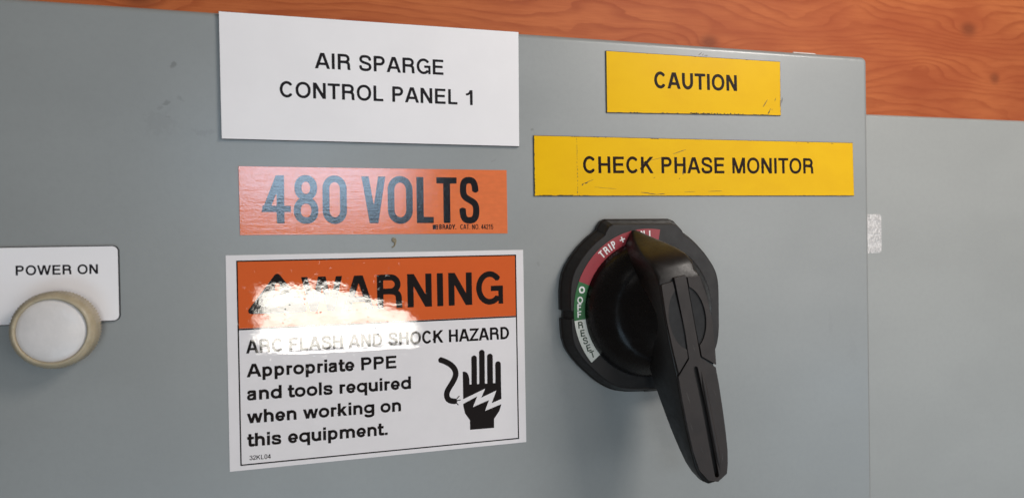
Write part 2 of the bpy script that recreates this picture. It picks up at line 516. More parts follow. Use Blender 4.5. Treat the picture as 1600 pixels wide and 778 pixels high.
def glyph_fn(ch, W, w):
    h = w / 2; v = w * .88; g = v / 2         # v: thinner horizontals
    T = 1.0
    mn = np.minimum; mx = np.maximum
    S = lambda P, x0, y0, x1, y1, ww=w: d_seg(P, (x0, y0), (x1, y1), ww)
    clip = lambda P, d, lo=0.0, hi=1.0: mx(d, mx(lo - P[1], P[1] - hi))
    box = lambda P, x0, y0, x1, y1: mx(mx(x0 - P[0], P[0] - x1), mx(y0 - P[1], P[1] - y1))
    def bowl(P, x0, x1, y0, y1):            # right-hand bowl open to the left
        r = min((y1 - y0) / 2 - g, (x1 - x0) * .62)
        cx = x1 - h - r
        pts = [(x0, y1 - g), (cx, y1 - g)] + arc(cx, (y0 + y1) / 2, r, (y1 - y0) / 2 - g, 90, -90, 20)[1:] + [(x0, y0 + g)]
        return d_path(P, pts, (w + v) / 2)
    def f(P):
        if ch == 'A':
            b = h * 1.05; t = W / 2
            d = mn(S(P, b - .2 * (t - b * 1.25), -.2, t - b * .30 + .2 * (t - b * 1.25), 1.2), S(P, W - b + .2 * (t - b * 1.25), -.2, t + b * .30 - .2 * (t - b * 1.25), 1.2))
            apex = box(P, t - w * .66, .6, t + w * .66, 1.2)
            d = clip(P, d)
            # trim above the crossing
            k = (t - b * 1.25)
            d = mx(d, -(P[0] * 0 + 1))
            out = mx((t - w * .68) - (P[0] + (1 - P[1]) * (t - w * .68)), (P[0] - (1 - P[1]) * (t - w * .68)) - (t + w * .68))
            d = mx(d, out)
            return mn(d, box(P, W * .22, .225, W * .78, .225 + v))
        if ch == 'B': return mn(mn(box(P, 0, 0, w, 1), bowl(P, h, W * .97, .5 - g, 1)), bowl(P, h, W, 0, .5 + g))
        if ch == 'C': return d_path(P, arc(W / 2 + .01, .5, W / 2 - h, .5 - g + .012, 40, 320, 34), (w + v) / 2)
        if ch == 'G':
            d = d_path(P, arc(W / 2, .5, W / 2 - h, .5 - g + .012, 38, 318, 34), (w + v) / 2)
            d = mn(d, box(P, W * .54, .40, W - .01, .40 + v)); return mn(d, box(P, W - w * .86, 0.0, W - .01, .42))
        if ch == 'D':
            r = W * .46; cx = W - h - r
            pts = [(h, 1 - g), (cx, 1 - g)] + arc(cx, .5, r, .5 - g, 90, -90, 24)[1:] + [(h, g)]
            return mn(box(P, 0, 0, w, 1), d_path(P, pts, (w + v) / 2))
        if ch == 'E': return mn(mn(box(P, 0, 0, w, 1), box(P, 0, 1 - v, W, 1)), mn(box(P, 0, 0, W, v), box(P, 0, .52 - g, W * .93, .52 + g)))
        if ch == 'F': return mn(mn(box(P, 0, 0, w, 1), box(P, 0, 1 - v, W, 1)), box(P, 0, .49 - g, W * .9, .49 + g))
        if ch == 'H': return mn(mn(box(P, 0, 0, w, 1), box(P, W - w, 0, W, 1)), box(P, 0, .52 - g, W, .52 + g))
        if ch in 'Il': return box(P, 0, 0, w, 1)
        if ch == 'i': return mn(box(P, 0, 0, w, XH), box(P, 0, 1 - v, w, 1))
        if ch == 'K': return mn(box(P, 0, 0, w, 1), clip(P, mn(S(P, h - .12, .22, W - h * .9 + .12, 1.12, w * .95), S(P, W * .33, .72, W - h * .9 + .11, -.15, w))))
        if ch == 'k': return mn(box(P, 0, 0, w, 1), mn(clip(P, S(P, h - .1, .16, W - h * .9 + .1, XH + .12, w * .9), 0, XH), clip(P, S(P, W * .36, .52, W - h * .95 + .1, -.14, w), 0, XH)))
        if ch == 'L': return mn(box(P, 0, 0, w, 1), box(P, 0, 0, W, v))
        if ch == 'M':
            d = mn(box(P, 0, 0, w * .92, 1), box(P, W - w * .92, 0, W, 1))
            return mn(d, clip(P, mn(S(P, h - .06, 1.2, W / 2 + .03, -.1), S(P, W - h + .06, 1.2, W / 2 - .03, -.1))))
        if ch == 'N': return mn(mn(box(P, 0, 0, w, 1), box(P, W - w, 0, W, 1)), clip(P, S(P, h - .13 * (W - w), 1.13, W - h + .13 * (W - w), -.13, w * 1.02)))
        if ch in 'O0': return d_path(P, oval(W / 2, .5, W / 2 - h, .5 - g + .012), (w + v) / 2, False, False)
        if ch == 'P': return mn(box(P, 0, 0, w, 1), bowl(P, h, W, .40, 1))
        if ch == 'R':
            d = mn(box(P, 0, 0, w, 1), bowl(P, h, W * .96, .42, 1))
            leg = bez((W * .5, .42 + g), (W * .86, .50), (W * .88, .38), (W * .87, .22), (W * .87, .12), (W * .88, .06), (W * .92, -.08))
            if w < .17: leg = [(W * .48, .47), (W - h * .7, -.08)]
            return mn(d, clip(P, d_path(P, leg, w * .97)))
        if ch in 'Ss':
            H = 1.0 if ch == 'S' else XH; e = .012
            a = h + .01; b = W - h
            gg = g
            pts = bez((b - .015, .70 * H), (b - .02, .87 * H), (W * .72, H - gg + e), (W / 2, H - gg + e),
                      (W * .27, H - gg + e), (a + .01, .89 * H), (a + .01, .735 * H),
                      (a + .01, .60 * H), (W * .28, .565 * H), (W / 2, .51 * H),
                      (W * .76, .45 * H), (b, .415 * H), (b, .275 * H),
                      (b, .11 * H), (W * .73, gg - e), (W / 2, gg - e),
                      (W * .25, gg - e), (a, .12 * H), (a - .005, .315 * H))
            return d_path(P, pts, (w + v) / 2 * (1 if ch == 'S' else .95))
        if ch == 'T': return mn(box(P, 0, 1 - v, W, 1), box(P, W / 2 - h, 0, W / 2 + h, 1))
        if ch == 'U':
            r = W / 2 - h
            return d_path(P, [(h, 1)] + arc(W / 2, max(r * .95, .36) + g - .01, r, max(r * .95, .36), 180, 360, 20) + [(W - h, 1)], w)
        if ch == 'V':
            b = h * 1.02; t = W / 2; q = .15 * (t - 1.2 * b)
            d = mn(S(P, b - q, 1.15, t - b * .2 + q, -.15), S(P, W - b + q, 1.15, t + b * .2 - q, -.15))
            out = mx((t - w * .60) - (P[0] + P[1] * (t - w * .60)), (P[0] - P[1] * (t - w * .60)) - (t + w * .60))
            return mx(clip(P, d), out)
        if ch in 'Ww':
            H = 1.0 if ch == 'W' else XH; b = h * .98; x1 = W * .285; x2 = W / 2
            q = .15
            L = lambda xa, xb: S(P, xa - q * (xb - xa), H * (1 + q), xb + q * (xb - xa), -H * q, w * .93)
            d = mn(mn(L(b, x1), L(W - b, W - x1)), mn(L(x2 - .02, x1 + .015), L(x2 + .02, W - x1 - .015)))
            s1 = x1 + .008; e1 = w * .56
            lim = mx((s1 - e1) - (P[0] + P[1] / H * (s1 - e1)), (P[0] - P[1] / H * (s1 - e1)) - (W - s1 + e1))
            return mx(clip(P, d, 0, H), lim)
        if ch == 'Y': return mn(box(P, W / 2 - h, 0, W / 2 + h, .5), clip(P, mn(S(P, h * .9 - .1, 1.15, W / 2, .40), S(P, W - h * .9 + .1, 1.15, W / 2, .40))))
        if ch == 'Z': return mn(mn(box(P, 0, 1 - v, W, 1), box(P, 0, 0, W, v)), clip(P, S(P, h * .9 - .1, -.03, W - h * .9 + .1, 1.03, w * .9)))
        if ch == '.': return box(P, 0, 0, w, v)
        if ch == '+': return mn(box(P, 0, .5 - g, W, .5 + g), box(P, W / 2 - h, .5 - W / 2, W / 2 + h, .5 + W / 2))
        if ch == '1': return mn(box(P, W - w - .1, 0, W - .1, 1), clip(P, d_path(P, bez((.02, .70), (W * .25, .70), (W - h - .16, .78), (W - h - .13, 1.05)), v * .9)))
        if ch == '2': return mn(box(P, 0, 0, W, v), clip(P, d_path(P, bez((h, .66), (h, .9), (W * .25, 1 - g), (W / 2, 1 - g), (W * .78, 1 - g), (W - h, .88), (W - h, .70), (W - h, .45), (h * 1.2, .35), (h * 1.1, -.02)), (w + v) / 2)))
        if ch == '3': return d_path(P, bez((h, .72), (h, .9), (W * .3, 1 - g), (W / 2, 1 - g), (W * .95, 1 - g), (W * .99, .54), (W * .45, .53), (W * 1.12, .53), (W * 1.1, g), (W / 2, g), (W * .2, g), (h, .12), (h, .28)), (w + v) / 2)
        if ch == '4':
            xs = W - w * 1.35
            return mn(mn(box(P, xs - h, 0, xs + h, 1), box(P, 0, .235, W, .235 + v)), clip(P, S(P, xs + h * .1, 1.05, h * .75 - .02, .19, w * .93), .235, 1))
        if ch == '5': return mn(mn(box(P, W * .12, 1 - v, W * .95, 1), clip(P, S(P, W * .17, 1, W * .08, .42, w * .9), .42, 1)), d_path(P, bez((W * .1, .50), (W * .3, .70), (W - h, .72), (W - h, .34), (W - h, g), (W * .7, g), (W / 2, g), (W * .2, g), (h, .12), (h, .26)), (w + v) / 2))
        if ch == '8': return mn(d_path(P, oval(W / 2, .745, W / 2 - h - .02, .255 - g + .01), (w + v) / 2, False, False), d_path(P, oval(W / 2, .27, W / 2 - h, .27 - g + .01), (w + v) / 2, False, False))
        # lower case
        X = XH
        rb = d_path(P, oval(W / 2, X / 2, W / 2 - h, X / 2 - g + .01), (w + v) / 2, False, False)
        if ch == 'o': return rb
        if ch == 'p': return mn(rb, box(P, 0, -.27, w, X))
        if ch == 'q': return mn(rb, box(P, W - w, -.27, W, X))
        if ch == 'd': return mn(rb, box(P, W - w, 0, W, 1))
        if ch == 'g':
            tail = d_path(P, [(W - h, X)] + arc(W / 2, -.06, W / 2 - h, .22 - g, 0, -165, 16), (w + v) / 2)
            return mn(mn(d_path(P, oval(W / 2, X / 2 + .03, W / 2 - h, X / 2 - g - .02), (w + v) / 2, False, False), box(P, W - w, 0, W, X)), tail)
        if ch == 'e':
            return mn(d_path(P, [(W - h, X * .46)] + arc(W / 2, X / 2, W / 2 - h, X / 2 - g + .01, 0, 322, 30), (w + v) / 2), box(P, h, X * .46 - g * .85, W - h * .3, X * .46 + g * .85))
        if ch in 'nhum':
            def arch(x0, x1):
                r = (x1 - x0 - w) / 2; cx = (x0 + x1) / 2
                return d_path(P, arc(cx, X - .30, r, .30 - g + .01, 165, 0, 16) + [(x1 - h, 0)], w)
            if ch == 'm':
                mid = (W + w) / 2
                return mn(box(P, 0, 0, w, X), mn(arch(0, mid), arch(mid - w, W)))
            if ch == 'u':
                r = W / 2 - h
                return mn(box(P, W - w, 0, W, X), d_path(P, [(h, X)] + arc(W / 2, .30, r, .30 - g + .01, 180, 345, 16), w))
            return mn(box(P, 0, 0, w, 1 if ch == 'h' else X), arch(0, W))
        if ch == 'r': return mn(box(P, 0, 0, w, X), clip(P, d_path(P, bez((h, X * .55), (h, X * .85), (W * .5, X - g * 1.1), (W * 1.02, X - g * 1.15)), w * .92), 0, X + .01))
        if ch == 't': return mn(box(P, 0, X - v, W, X), d_path(P, bez((W * .42, XH + .21), (W * .42, .5), (W * .42, .4), (W * .42, .22), (W * .42, .05), (W * .6, g), (W, g + .005)), w))
        if ch == 'a':
            st = d_path(P, bez((h * .9 + .02, X * .72), (h + .03, X * .92), (W * .3, X - g), (W * .48, X - g), (W * .75, X - g), (W - w * .95, X * .9), (W - w * .95, X * .68), (W - w * .95, X * .5), (W - w * .95, .25), (W - w * .9, .0)), (w + v) / 2)
            bw = d_path(P, bez((W - w * .95, X * .60), (W * .55, X * .52), (h * .9, X * .56), (h * .9, X * .28), (h * .9, .0), (W * .62, -.01), (W - w * .95, .26)), (w + v) / 2 * .95)
            return mn(clip(P, st, 0, 1), clip(P, bw, -.015, 1))
        return box(P, 0, 0, W, 1)
    return f

_gc = {}
def glyph(ch, W, w, h):
    key = (ch, round(W, 3), round(w, 3), h)
    if key not in _gc:
        lo = -.32 if ch in 'pqg' else -.06
        _gc[key] = contours(glyph_fn(ch, W, w), -.08, lo, W + .12, 1.08, h)
    return _gc[key]

def text_natural(s, track=0.0):
    return sum(ADV[c] + track for c in s) - track - SB.get(s[0], .05) - SB.get(s[-1], .05)

def text_line(parent, s, p0, p1, cap, w, mat, y, res=.02, track=0.0, name='lettering', keep=None):
    """letters on the baseline p0-p1 (mm on the door plane), cap height in mm"""
    p0 = Vector(p0); p1 = Vector(p1); L = (p1 - p0).length
    u = (p1 - p0) / L; n = Vector((-u.y, u.x))
    k = (L / cap) / text_natural(s, track)
    verts = []; faces = []
    x = -SB.get(s[0], .05) * k
    for c in s:
        if c != ' ':
            sb = SB.get(c, .05)
            W = (ADV[c] - 2 * sb) * k
            if c in 'Iil.': W = w
            gx = x + (ADV[c] * k - W) / 2
            if c == '1': W = max(W, w * 2.2)
            lp = glyph(c, W, w, res)
            if lp:
                flat, tris = fill(lp)
                b = len(verts)
                for q in flat:
                    r = p0 + u * ((gx + q[0]) * cap) + n * (q[1] * cap)
                    verts.append((r.x, y, r.y))
                faces += [tuple(i + b for i in t) for t in tris]
        x += (ADV[c] + track) * k
    return link_mesh(name, verts, faces, mat, parent)

# ------------------------------------------------------------------ box shapes
def plate(name, quad, y_back, y_front, mat, parent=None, bevel=0):
    """plate from a quad of four plane points (x, z)"""
    v = [(p[0], y_front, p[1]) for p in quad] + [(p[0], y_back, p[1]) for p in quad]
    f = [(0, 1, 2, 3), (7, 6, 5, 4)] + [(i, i + 4, (i + 1) % 4 + 4, (i + 1) % 4) for i in range(4)]
    return link_mesh(name, v, f, mat, parent, bevel=bevel)

def round_rect(x0, z0, x1, z1, r, n=8):
    rs = r if isinstance(r, (list, tuple)) else (r,) * 4     # BL, BR, TR, TL
    out = []
    for (cx, cz, a, q) in ((x0 + rs[0], z0 + rs[0], 180, rs[0]), (x1 - rs[1], z0 + rs[1], 270, rs[1]), (x1 - rs[2], z1 - rs[2], 0, rs[2]), (x0 + rs[3], z1 - rs[3], 90, rs[3])):
        for i in range(n + 1):
            t = R(a + 90 * i / n); out.append((cx + q * math.cos(t), cz + q * math.sin(t)))
    return out

def folded_panel(name, x0, z0, x1, z1, rc, re, y_front, depth, mat, parent, hole=None):
    """pressed-steel door or front: flat face, edge radius re, in-plane corner radius rc"""
    verts = []; faces = []
    rings = []
    for i in range(9):
        a = R(90 * i / 8)
        rings.append((re * (1 - math.sin(a)), y_front + re * (1 - math.cos(a))))   # inset, y
    rings.append((0, y_front + depth))
    nr = None
    for (ins, y) in rings:
        loop = round_rect(x0 + ins, z0 + ins, x1 - ins, z1 - ins, max(rc - ins, .15))
        nr = len(loop)
        verts += [(p[0], y, p[1]) for p in loop]
    faces.append(tuple(range(nr)))
    for k in range(len(rings) - 1):
        for i in range(nr):
            a = k * nr + i; b = k * nr + (i + 1) % nr
            faces.append((a, b, b + nr, a + nr))
    faces.append(tuple(reversed(range((len(rings) - 1) * nr, len(rings) * nr))))
    o = link_mesh(name, verts, faces, mat, parent, smooth=True)
    # crisp back edge
    for p in o.data.polygons:
        if len(p.vertices) > 4: p.use_smooth = False
    return o

# ------------------------------------------------------------------ wall of wood behind
def mat_wood():
    mt, nt, b = new_mat('fir_plywood'); n = N(nt)
    x, z = n.x, n.z
    # growth-ring height field: long waves along the board, domes at knots
    base = n.math('MULTIPLY', z, 1 / 7.0)
    n1 = n.math('MULTIPLY', n.math('SUBTRACT', n.noise(.0045, 0, .017, 2, .5, 3.1), .5), 9.5)
    n2 = n.math('MULTIPLY', n.math('SUBTRACT', n.noise(.018, 0, .05, 3, .5, 7.7), .5), 2.1)
    F = n.math('ADD', base, n.math('ADD', n1, n2))
    for (cx, cz, rx, rz, k) in [(279, 147, 26, 10, 3.6), (412, 185, 34, 14, -3.2), (528, 174, 42, 16, 4.6), (556, 134, 30, 11, 3.2),
                                (-106, 150, 30, 10, 3.0), (400, 112, 60, 9, -3.2), (350, 165, 50, 16, 2.4), (480, 140, 40, 14, -2.8)]:
        d = n.spot(cx, cz, rx, rz)
        F = n.math('ADD', F, n.math('MULTIPLY', n.math('EXPONENT', n.math('MULTIPLY', d, -1.15)), k))
    fr = n.math('FRACT', F)
    late = n.math('MULTIPLY', n.smooth(fr, .42, .92), n.smooth(fr, .93, 1.0, 1, 0))
    wob = n.noise(.02, .02, .03, 3, .6, 15)
    late = n.math('MULTIPLY', late, n.smooth(wob, .25, .75, .35, 1.0))
    fib = n.noise(.05, .2, 1.1, 4, .65, 5)
    tone = n.noise(.008, .01, .03, 3, .6, 30)
    c1 = n.mix(n.smooth(tone, .3, .7), (.58, .165, .052, 1), (.43, .098, .032, 1))
    colr = n.mix(n.math('MULTIPLY', late, .70), c1, (.33, .062, .018, 1))
    colr = n.mix(n.smooth(fib, .35, .75, 0, .42), colr, (.36, .068, .016, 1))
    for (cx, cz, rx, rz) in [(279, 147, 6.5, 5), (556, 134, 4.2, 4), (528, 174, 7, 5), (-106, 149, 9, 4), (-190, 148, 9, 4)]:
        d = n.spot(cx, cz, rx, rz)
        colr = n.mix(n.smooth(d, .1, 1.9, .55, 0), colr, (.13, .032, .014, 1))
    nt.links.new(colr, b.inputs['Base Color'])
    b.inputs['Roughness'].default_value = .55
    b.inputs['Specular IOR Level'].default_value = .2
    nt.links.new(n.bump(n.math('ADD', fib, n.math('MULTIPLY', late, -.5)), .15), b.inputs['Normal'])
    return mt
M_WOOD = mat_wood()
wall = plate('wooden_wall', [(-900, -900), (1300, -900), (1300, 1100), (-900, 1100)], 170, 152, M_WOOD)
tag(wall, 'reddish brown varnished plywood wall with knots behind the grey cabinets', kind='structure')

# ------------------------------------------------------------------ grey control cabinet
cab = empty('control_cabinet', (0, 60, -420), 'grey enamelled steel control cabinet carrying all the labels and the black rotary switch', 'cabinet')
folded_panel('door', -330, -420, 279.8, 95.8, 3.4, 2.6, 0, 18, M_PAINT, cab)
folded_panel('cabinet_body', -326, -416, 274, 90.5, 3, 2, 20.5, 129, M_PAINT, cab)
M_GASKET = mat_plain('gasket_black', (.03, .03, .03), .8)
plate('gasket', [(-322, -412), (270, -412), (270, 87), (-322, 87)], 22, 16, M_GASKET, cab)

def mat_zinc():
    mt, nt, b = new_mat('zinc_plated_steel'); n = N(nt)
    vo = nt.nodes.new('ShaderNodeTexVoronoi'); vo.inputs['Scale'].default_value = 1.2
    nt.links.new(n.pos, vo.inputs['Vector'])
    v = n.noise(.9, .9, .9, 3, .6, 2)
    colr = n.mix(n.smooth(v, .3, .7), (.62, .59, .57, 1), (.38, .36, .35, 1))
    nt.links.new(colr, b.inputs['Base Color'])
    b.inputs['Metallic'].default_value = .55
    b.inputs['Roughness'].default_value = .38
    nt.links.new(n.bump(v, .25), b.inputs['Normal'])
    return mt
M_ZINC = mat_zinc()
lp = round_rect(268, -9.1, 295.2, 12.2, (.2, 1.6, 1.6, .2), 4)
v, f = slab([lp], 10.5, 8.0, bottom=True)
lk = link_mesh('hinge_leaf', v, f, M_ZINC, cab, bevel=.5)
lk['label'] = 'bright zinc plated hinge leaf sticking out at the right edge'
v, f = slab([[(236.9, 90), (251.2, 90), (251.2, 96.8), (250.4, 97.2), (237.4, 97.2), (236.9, 96.8)]], 6.8, 4.8, bottom=True)
M_CLIP = mat_plain('pale_clip', (.62, .58, .55), .4)
link_mesh('door_clip', v, f, M_CLIP, cab, bevel=.2)
# old drop of brown adhesive between the two orange labels
def blob(name, pts, th, mat, parent, y0=0.0):
    v, f = slab([pts], y0, y0 - th)
    return link_mesh(name, v, f, mat, parent, bevel=th * .6)
def ell(cx, cz, rx, rz, n=14, jit=0.0, rot=0):
    out = []
    for i in range(n):
        a = 2 * math.pi * i / n; j = 1 + random.uniform(-jit, jit)
        dx, dz = rx * j * math.cos(a), rz * j * math.sin(a)
        out.append((cx + dx * math.cos(rot) - dz * math.sin(rot), cz + dx * math.sin(rot) + dz * math.cos(rot)))
    return out
M_GLUE = mat_plain('dried_adhesive', (.20, .155, .085), .35, .4, 2)
blob('adhesive_drop', [(27.0, 2.1), (27.3, 2.9), (28.2, 3.1), (29.0, 2.6), (29.2, 1.6), (28.9, .2), (28.3, -.9), (27.3, -1.5), (26.9, -1.2), (27.9, -.4), (28.2, .5), (27.9, .9), (27.2, 1.3)], .35, M_GLUE, cab)

# second grey cabinet further back
cab2 = empty('far_cabinet', (390, 105, -420), 'plain lighter grey steel cabinet behind and right of the labelled door', 'cabinet')
folded_panel('cabinet_front', 300, -420, 472, 78.6, 2.5, 2.0, 60, 20, M_PAINT2, cab2)
folded_panel('cabinet_body', 302, -417, 470, 76.2, 2.5, 2.0, 81, 70, M_PAINT2, cab2)

# ------------------------------------------------------------------ white engraved placard
pl = empty('white_placard', (22, 0, 70), 'large white engraved placard reading AIR SPARGE CONTROL PANEL 1', 'sign')
Q = [(-40.6, 44.0), (85.3, 43.6), (85.8, 95.6), (-40.7, 95.6)]
plate('black_core', Q, .05, -1.1, M_CORE, pl)
plate('white_face', [(Q[0][0] + .12, Q[0][1] + .12), (Q[1][0] - .12, Q[1][1] + .12), (Q[2][0] - .12, Q[2][1] - .12), (Q[3][0] + .12, Q[3][1] - .12)], -1.1, -1.4, M_WHITE, pl, bevel=.08)
text_line(pl, 'AIR SPARGE', (-3.6, 74.4), (50.9, 74.3), 6.65, .182, M_INK, -1.43)
text_line(pl, 'CONTROL PANEL 1', (-17.9, 61.8), (64.5, 61.5), 6.65, .182, M_INK, -1.43)

# ------------------------------------------------------------------ orange voltage marker
vm = empty('voltage_marker', (22, 0, 19), 'orange cloth voltage marker reading 480 VOLTS under the white placard', 'label')
plate('orange_backing', [(-34.4, 4.9), (79.3, 4.2), (79.3, 32.9), (-34.5, 33.1)], .02, -.25, C_ORANGE, vm, bevel=.06)
text_line(vm, '480', (-25.6, 9.6), (8.5, 9.4), 20.0, .152, C_BLACK, -.28, .012)
text_line(vm, 'VOLTS', (14.6, 9.3), (66.4, 9.1), 20.2, .152, C_BLACK, -.28, .012)
text_line(vm, 'BRADY.', (48.0, 6.4), (55.6, 6.3), 2.2, .19, C_BLACK, -.28, .04)
text_line(vm, 'CAT. NO. 44215', (57.4, 6.3), (72.6, 6.2), 2.2, .145, C_BLACK, -.28, .04)
# the small square emblem left of the maker's name: dark block with two pale slots
v, f = slab([[(45.1, 6.4), (47.5, 6.4), (47.5, 8.4), (45.1, 8.4)][::1], [(46.5, 6.8), (46.5, 7.15), (47.2, 7.15), (47.2, 6.8)], [(46.5, 7.6), (46.5, 7.9), (47.2, 7.9), (47.2, 7.6)]], None, -.28)
link_mesh('emblem', v, f, C_BLACK, vm)

# ------------------------------------------------------------------ warning label
wl = empty('warning_label', (23, 0, -48), 'white and orange WARNING arc flash and shock hazard label with glare on its film', 'label')
plate('white_backing', [(-40.2, -91.8), (86.5, -91.6), (86.5, -3.4), (-40.1, -3.3)], .02, -.22, F_WHITE, wl, bevel=.05)
def frame_mesh(x0, z0, x1, z1, t, y):
    o = [(x0, z0), (x1, z0), (x1, z1), (x0, z1)]
    i = [(x0 + t, z0 + t), (x0 + t, z1 - t), (x1 - t, z1 - t), (x1 - t, z0 + t)]
    return slab([o, i], None, y)
plate('orange_header', [(-35.6, -33.4), (82.6, -33.4), (82.6, -5.9), (-35.6, -5.9)], -.20, -.235, F_ORANGE, wl)
v, f = frame_mesh(-36.1, -89.8, 83.1, -5.5, .55, -.25)
link_mesh('black_frame', v, f, F_BLACK, wl)
plate('divider_line', [(-35.55, -34.1), (82.55, -34.1), (82.55, -33.45), (-35.55, -33.45)], -.22, -.25, F_BLACK, wl)
text_line(wl, 'WARNING', (-10.9, -27.6), (76.8, -27.6), 14.6, .185, F_BLACK, -.26, .014)
text_line(wl, 'ARC FLASH AND SHOCK HAZARD', (-33.0, -43.8), (79.2, -43.8), 5.6, .195, F_BLACK, -.26, track=-.03)
text_line(wl, 'Appropriate PPE', (-33.0, -53.6), (28.1, -53.8), 5.5, .222, F_BLACK, -.26, track=-.05)
text_line(wl, 'and tools required', (-33.0, -63.1), (34.3, -63.2), 5.5, .222, F_BLACK, -.26, track=-.05)
text_line(wl, 'when working on', (-33.2, -72.6), (29.8, -72.7), 5.5, .222, F_BLACK, -.26, track=-.05)
text_line(wl, 'this equipment.', (-33.3, -82.2), (24.0, -82.5), 5.5, .222, F_BLACK, -.26, track=-.05)
text_line(wl, '32KL04', (-32.5, -87.8), (-24.2, -87.9), 1.9, .15, F_BLACK, -.26, .04)
# alert triangle
def tri_fn(P):
    t = d_poly(P, [(-20.3, -12.6), (-30.6, -26.4), (-10.0, -26.4)]) - 1.3
    ex = d_seg(P, (-20.3, -16.2), (-20.3, -21.6), 1.9, False, False)
    dt = np.hypot(P[0] + 20.3, P[1] + 24.3) - 1.1
    return np.maximum(t, -np.minimum(ex, dt))
v, f = slab(contours(tri_fn, -33, -29, -7, -9, .25), None, -.26)
link_mesh('alert_triangle', v, f, F_BLACK, wl)
# struck hand pictogram
def hand_fn(P):
    d = d_poly(P, [(57.4, -63.2), (75.0, -63.5), (75.1, -70.9), (74.9, -73.7), (74.1, -76.1), (71.5, -79.6), (71.4, -83.7), (60.3, -83.6), (60.3, -79.2), (58.1, -76.0), (57.4, -72.6)])
    for a, b, w in (((62.7, -51.6), (62.6, -64.3), 2.55), ((66.3, -49.3), (66.2, -64.5), 2.6), ((70.0, -51.3), (69.9, -64.3), 2.65), ((73.75, -55.0), (73.7, -64.3), 2.65)):
        d = np.minimum(d, d_seg(P, a, b, w, False, False))
    d = np.minimum(d, d_poly(P, [(57.4, -57.3), (58.4, -57.3), (59.4, -57.9), (60.1, -59.2), (60.4, -61.1), (60.4, -64.4), (57.4, -64.4)]))
    bolt = d_poly(P, [(56.5, -70.0), (67.6, -65.6), (65.7, -69.6), (72.8, -66.8), (70.5, -72.4), (75.9, -70.6), (75.9, -72.9), (67.3, -75.7), (69.3, -70.9), (61.8, -73.5), (63.9, -68.8), (56.5, -72.1)])
    return np.maximum(d, -bolt)
v, f = slab(contours(hand_fn, 56, -85, 77, -47.5, .14), None, -.26)
link_mesh('hand_symbol', v, f, F_BLACK, wl)
def cable_fn(P):
    pts = bez((47.2, -51.3), (49.9, -52.2), (54.8, -54.6), (54.2, -58.6), (53.4, -62.0), (50.3, -64.0), (50.0, -66.8), (49.9, -69.4), (51.5, -70.1), (53.9, -70.3), n=16)
    d = d_path(P, pts, 2.5)
    for a, b in (((53.4, -70.1), (56.3, -69.85)), ((54.0, -69.7), (55.7, -68.0)), ((53.9, -70.4), (55.2, -72.1))):
        d = np.minimum(d, d_seg(P, a, b, .42, False, True))
    return d
v, f = slab(contours(cable_fn, 46, -73, 58, -49, .14), None, -.26)
link_mesh('cable_symbol', v, f, F_BLACK, wl)

# ------------------------------------------------------------------ yellow labels
def ragged(p0, p1, amp, step=.9):
    """edge between two points with small nicks"""
    p0 = Vector(p0); p1 = Vector(p1); L = (p1 - p0).length
    n = max(2, int(L / step)); out = [tuple(p0)]
    d = (p1 - p0) / L; nn = Vector((-d.y, d.x))
    for i in range(1, n):
        t = i / n + random.uniform(-.3, .3) / n
        out.append(tuple(p0 + d * L * t + nn * abs(random.gauss(0, amp)) * (1 if random.random() < .5 else .15)))
    return out
def chip(parent, pts, y):
    v, f = slab([pts], None, y)
    return v, f
def marks(parent, shapes, y, mat=None, name='scuff_mark'):
    for pts in shapes:
        v, f = slab([pts], None, y)
        link_mesh(name, v, f, mat or M_MARK, parent)
def stroke(a, b, w, n=7, jit=.25):
    a = Vector(a); b = Vector(b); d = (b - a).normalized(); nn = Vector((-d.y, d.x))
    up = []; dn = []
    for i in range(n + 1):
        t = i / n; ww = w * (math.sin(math.pi * min(max(t, .04), .96)) ** .5) * random.uniform(1 - jit, 1 + jit)
        c = a + (b - a) * t + nn * random.uniform(-.12, .12) * w
        up.append(tuple(c + nn * ww / 2)); dn.append(tuple(c - nn * ww / 2))
    return up + dn[::-1]
def yellow_label(name, quad, label, insets):
    e = empty(name, (sum(q[0] for q in quad) / 4, 0, sum(q[1] for q in quad) / 4), label, 'label')
    plate('black_core', quad, .03, -.55, M_CORE, e)
    cx = sum(q[0] for q in quad) / 4; cz = sum(q[1] for q in quad) / 4
    g = .22
    q2 = [(q[0] + (g if q[0] < cx else -g), q[1] + (g if q[1] < cz else -g)) for q in quad]
    loop = []
    for i in range(4): loop += ragged(q2[i], q2[(i + 1) % 4], insets[i])
    v, f = slab([loop], -.55, -.72)
    link_mesh('yellow_face', v, f, M_YELLOW, e)
    return e
ca = yellow_label('caution_label', [(128.75, 60.6), (224.9, 62.4), (224.9, 90.0), (128.8, 89.9)], 'small yellow label reading CAUTION with chipped edges, above the longer yellow one', (.09, .04, .03, .04))
text_line(ca, 'CAUTION', (153.6, 73.3), (199.4, 73.8), 7.95, .2, M_YINK, -.75)
sh = []
for i in range(34):
    t = random.random(); x = 172 + 31 * t; zz = 60.6 + (x - 128.75) * .0187 + .2
    sh.append(ell(x, zz + random.uniform(.05, .45), random.uniform(.25, .8), random.uniform(.12, .33), 7, .4))
for x in (141, 143, 144.5, 158, 160.5, 209, 211.5, 213, 214, 166, 217): sh.append(ell(x, 60.95 + (x - 128.75) * .0187, random.uniform(.3, .9), .16, 6, .4))
sh += [stroke((214.3, 66.4), (216.9, 70.2), .42), stroke((221.3, 69.6), (221.8, 71.3), .25), stroke((217.3, 62.8), (218.7, 65.9), .36), stroke((216.9, 63.2), (218.2, 64.6), .3), stroke((219.4, 64.9), (219.7, 65.7), .2)]
for x in (176, 179, 180.5, 182, 150, 205): sh.append(ell(x, 89.7, random.uniform(.4, .9), .14, 6, .4))
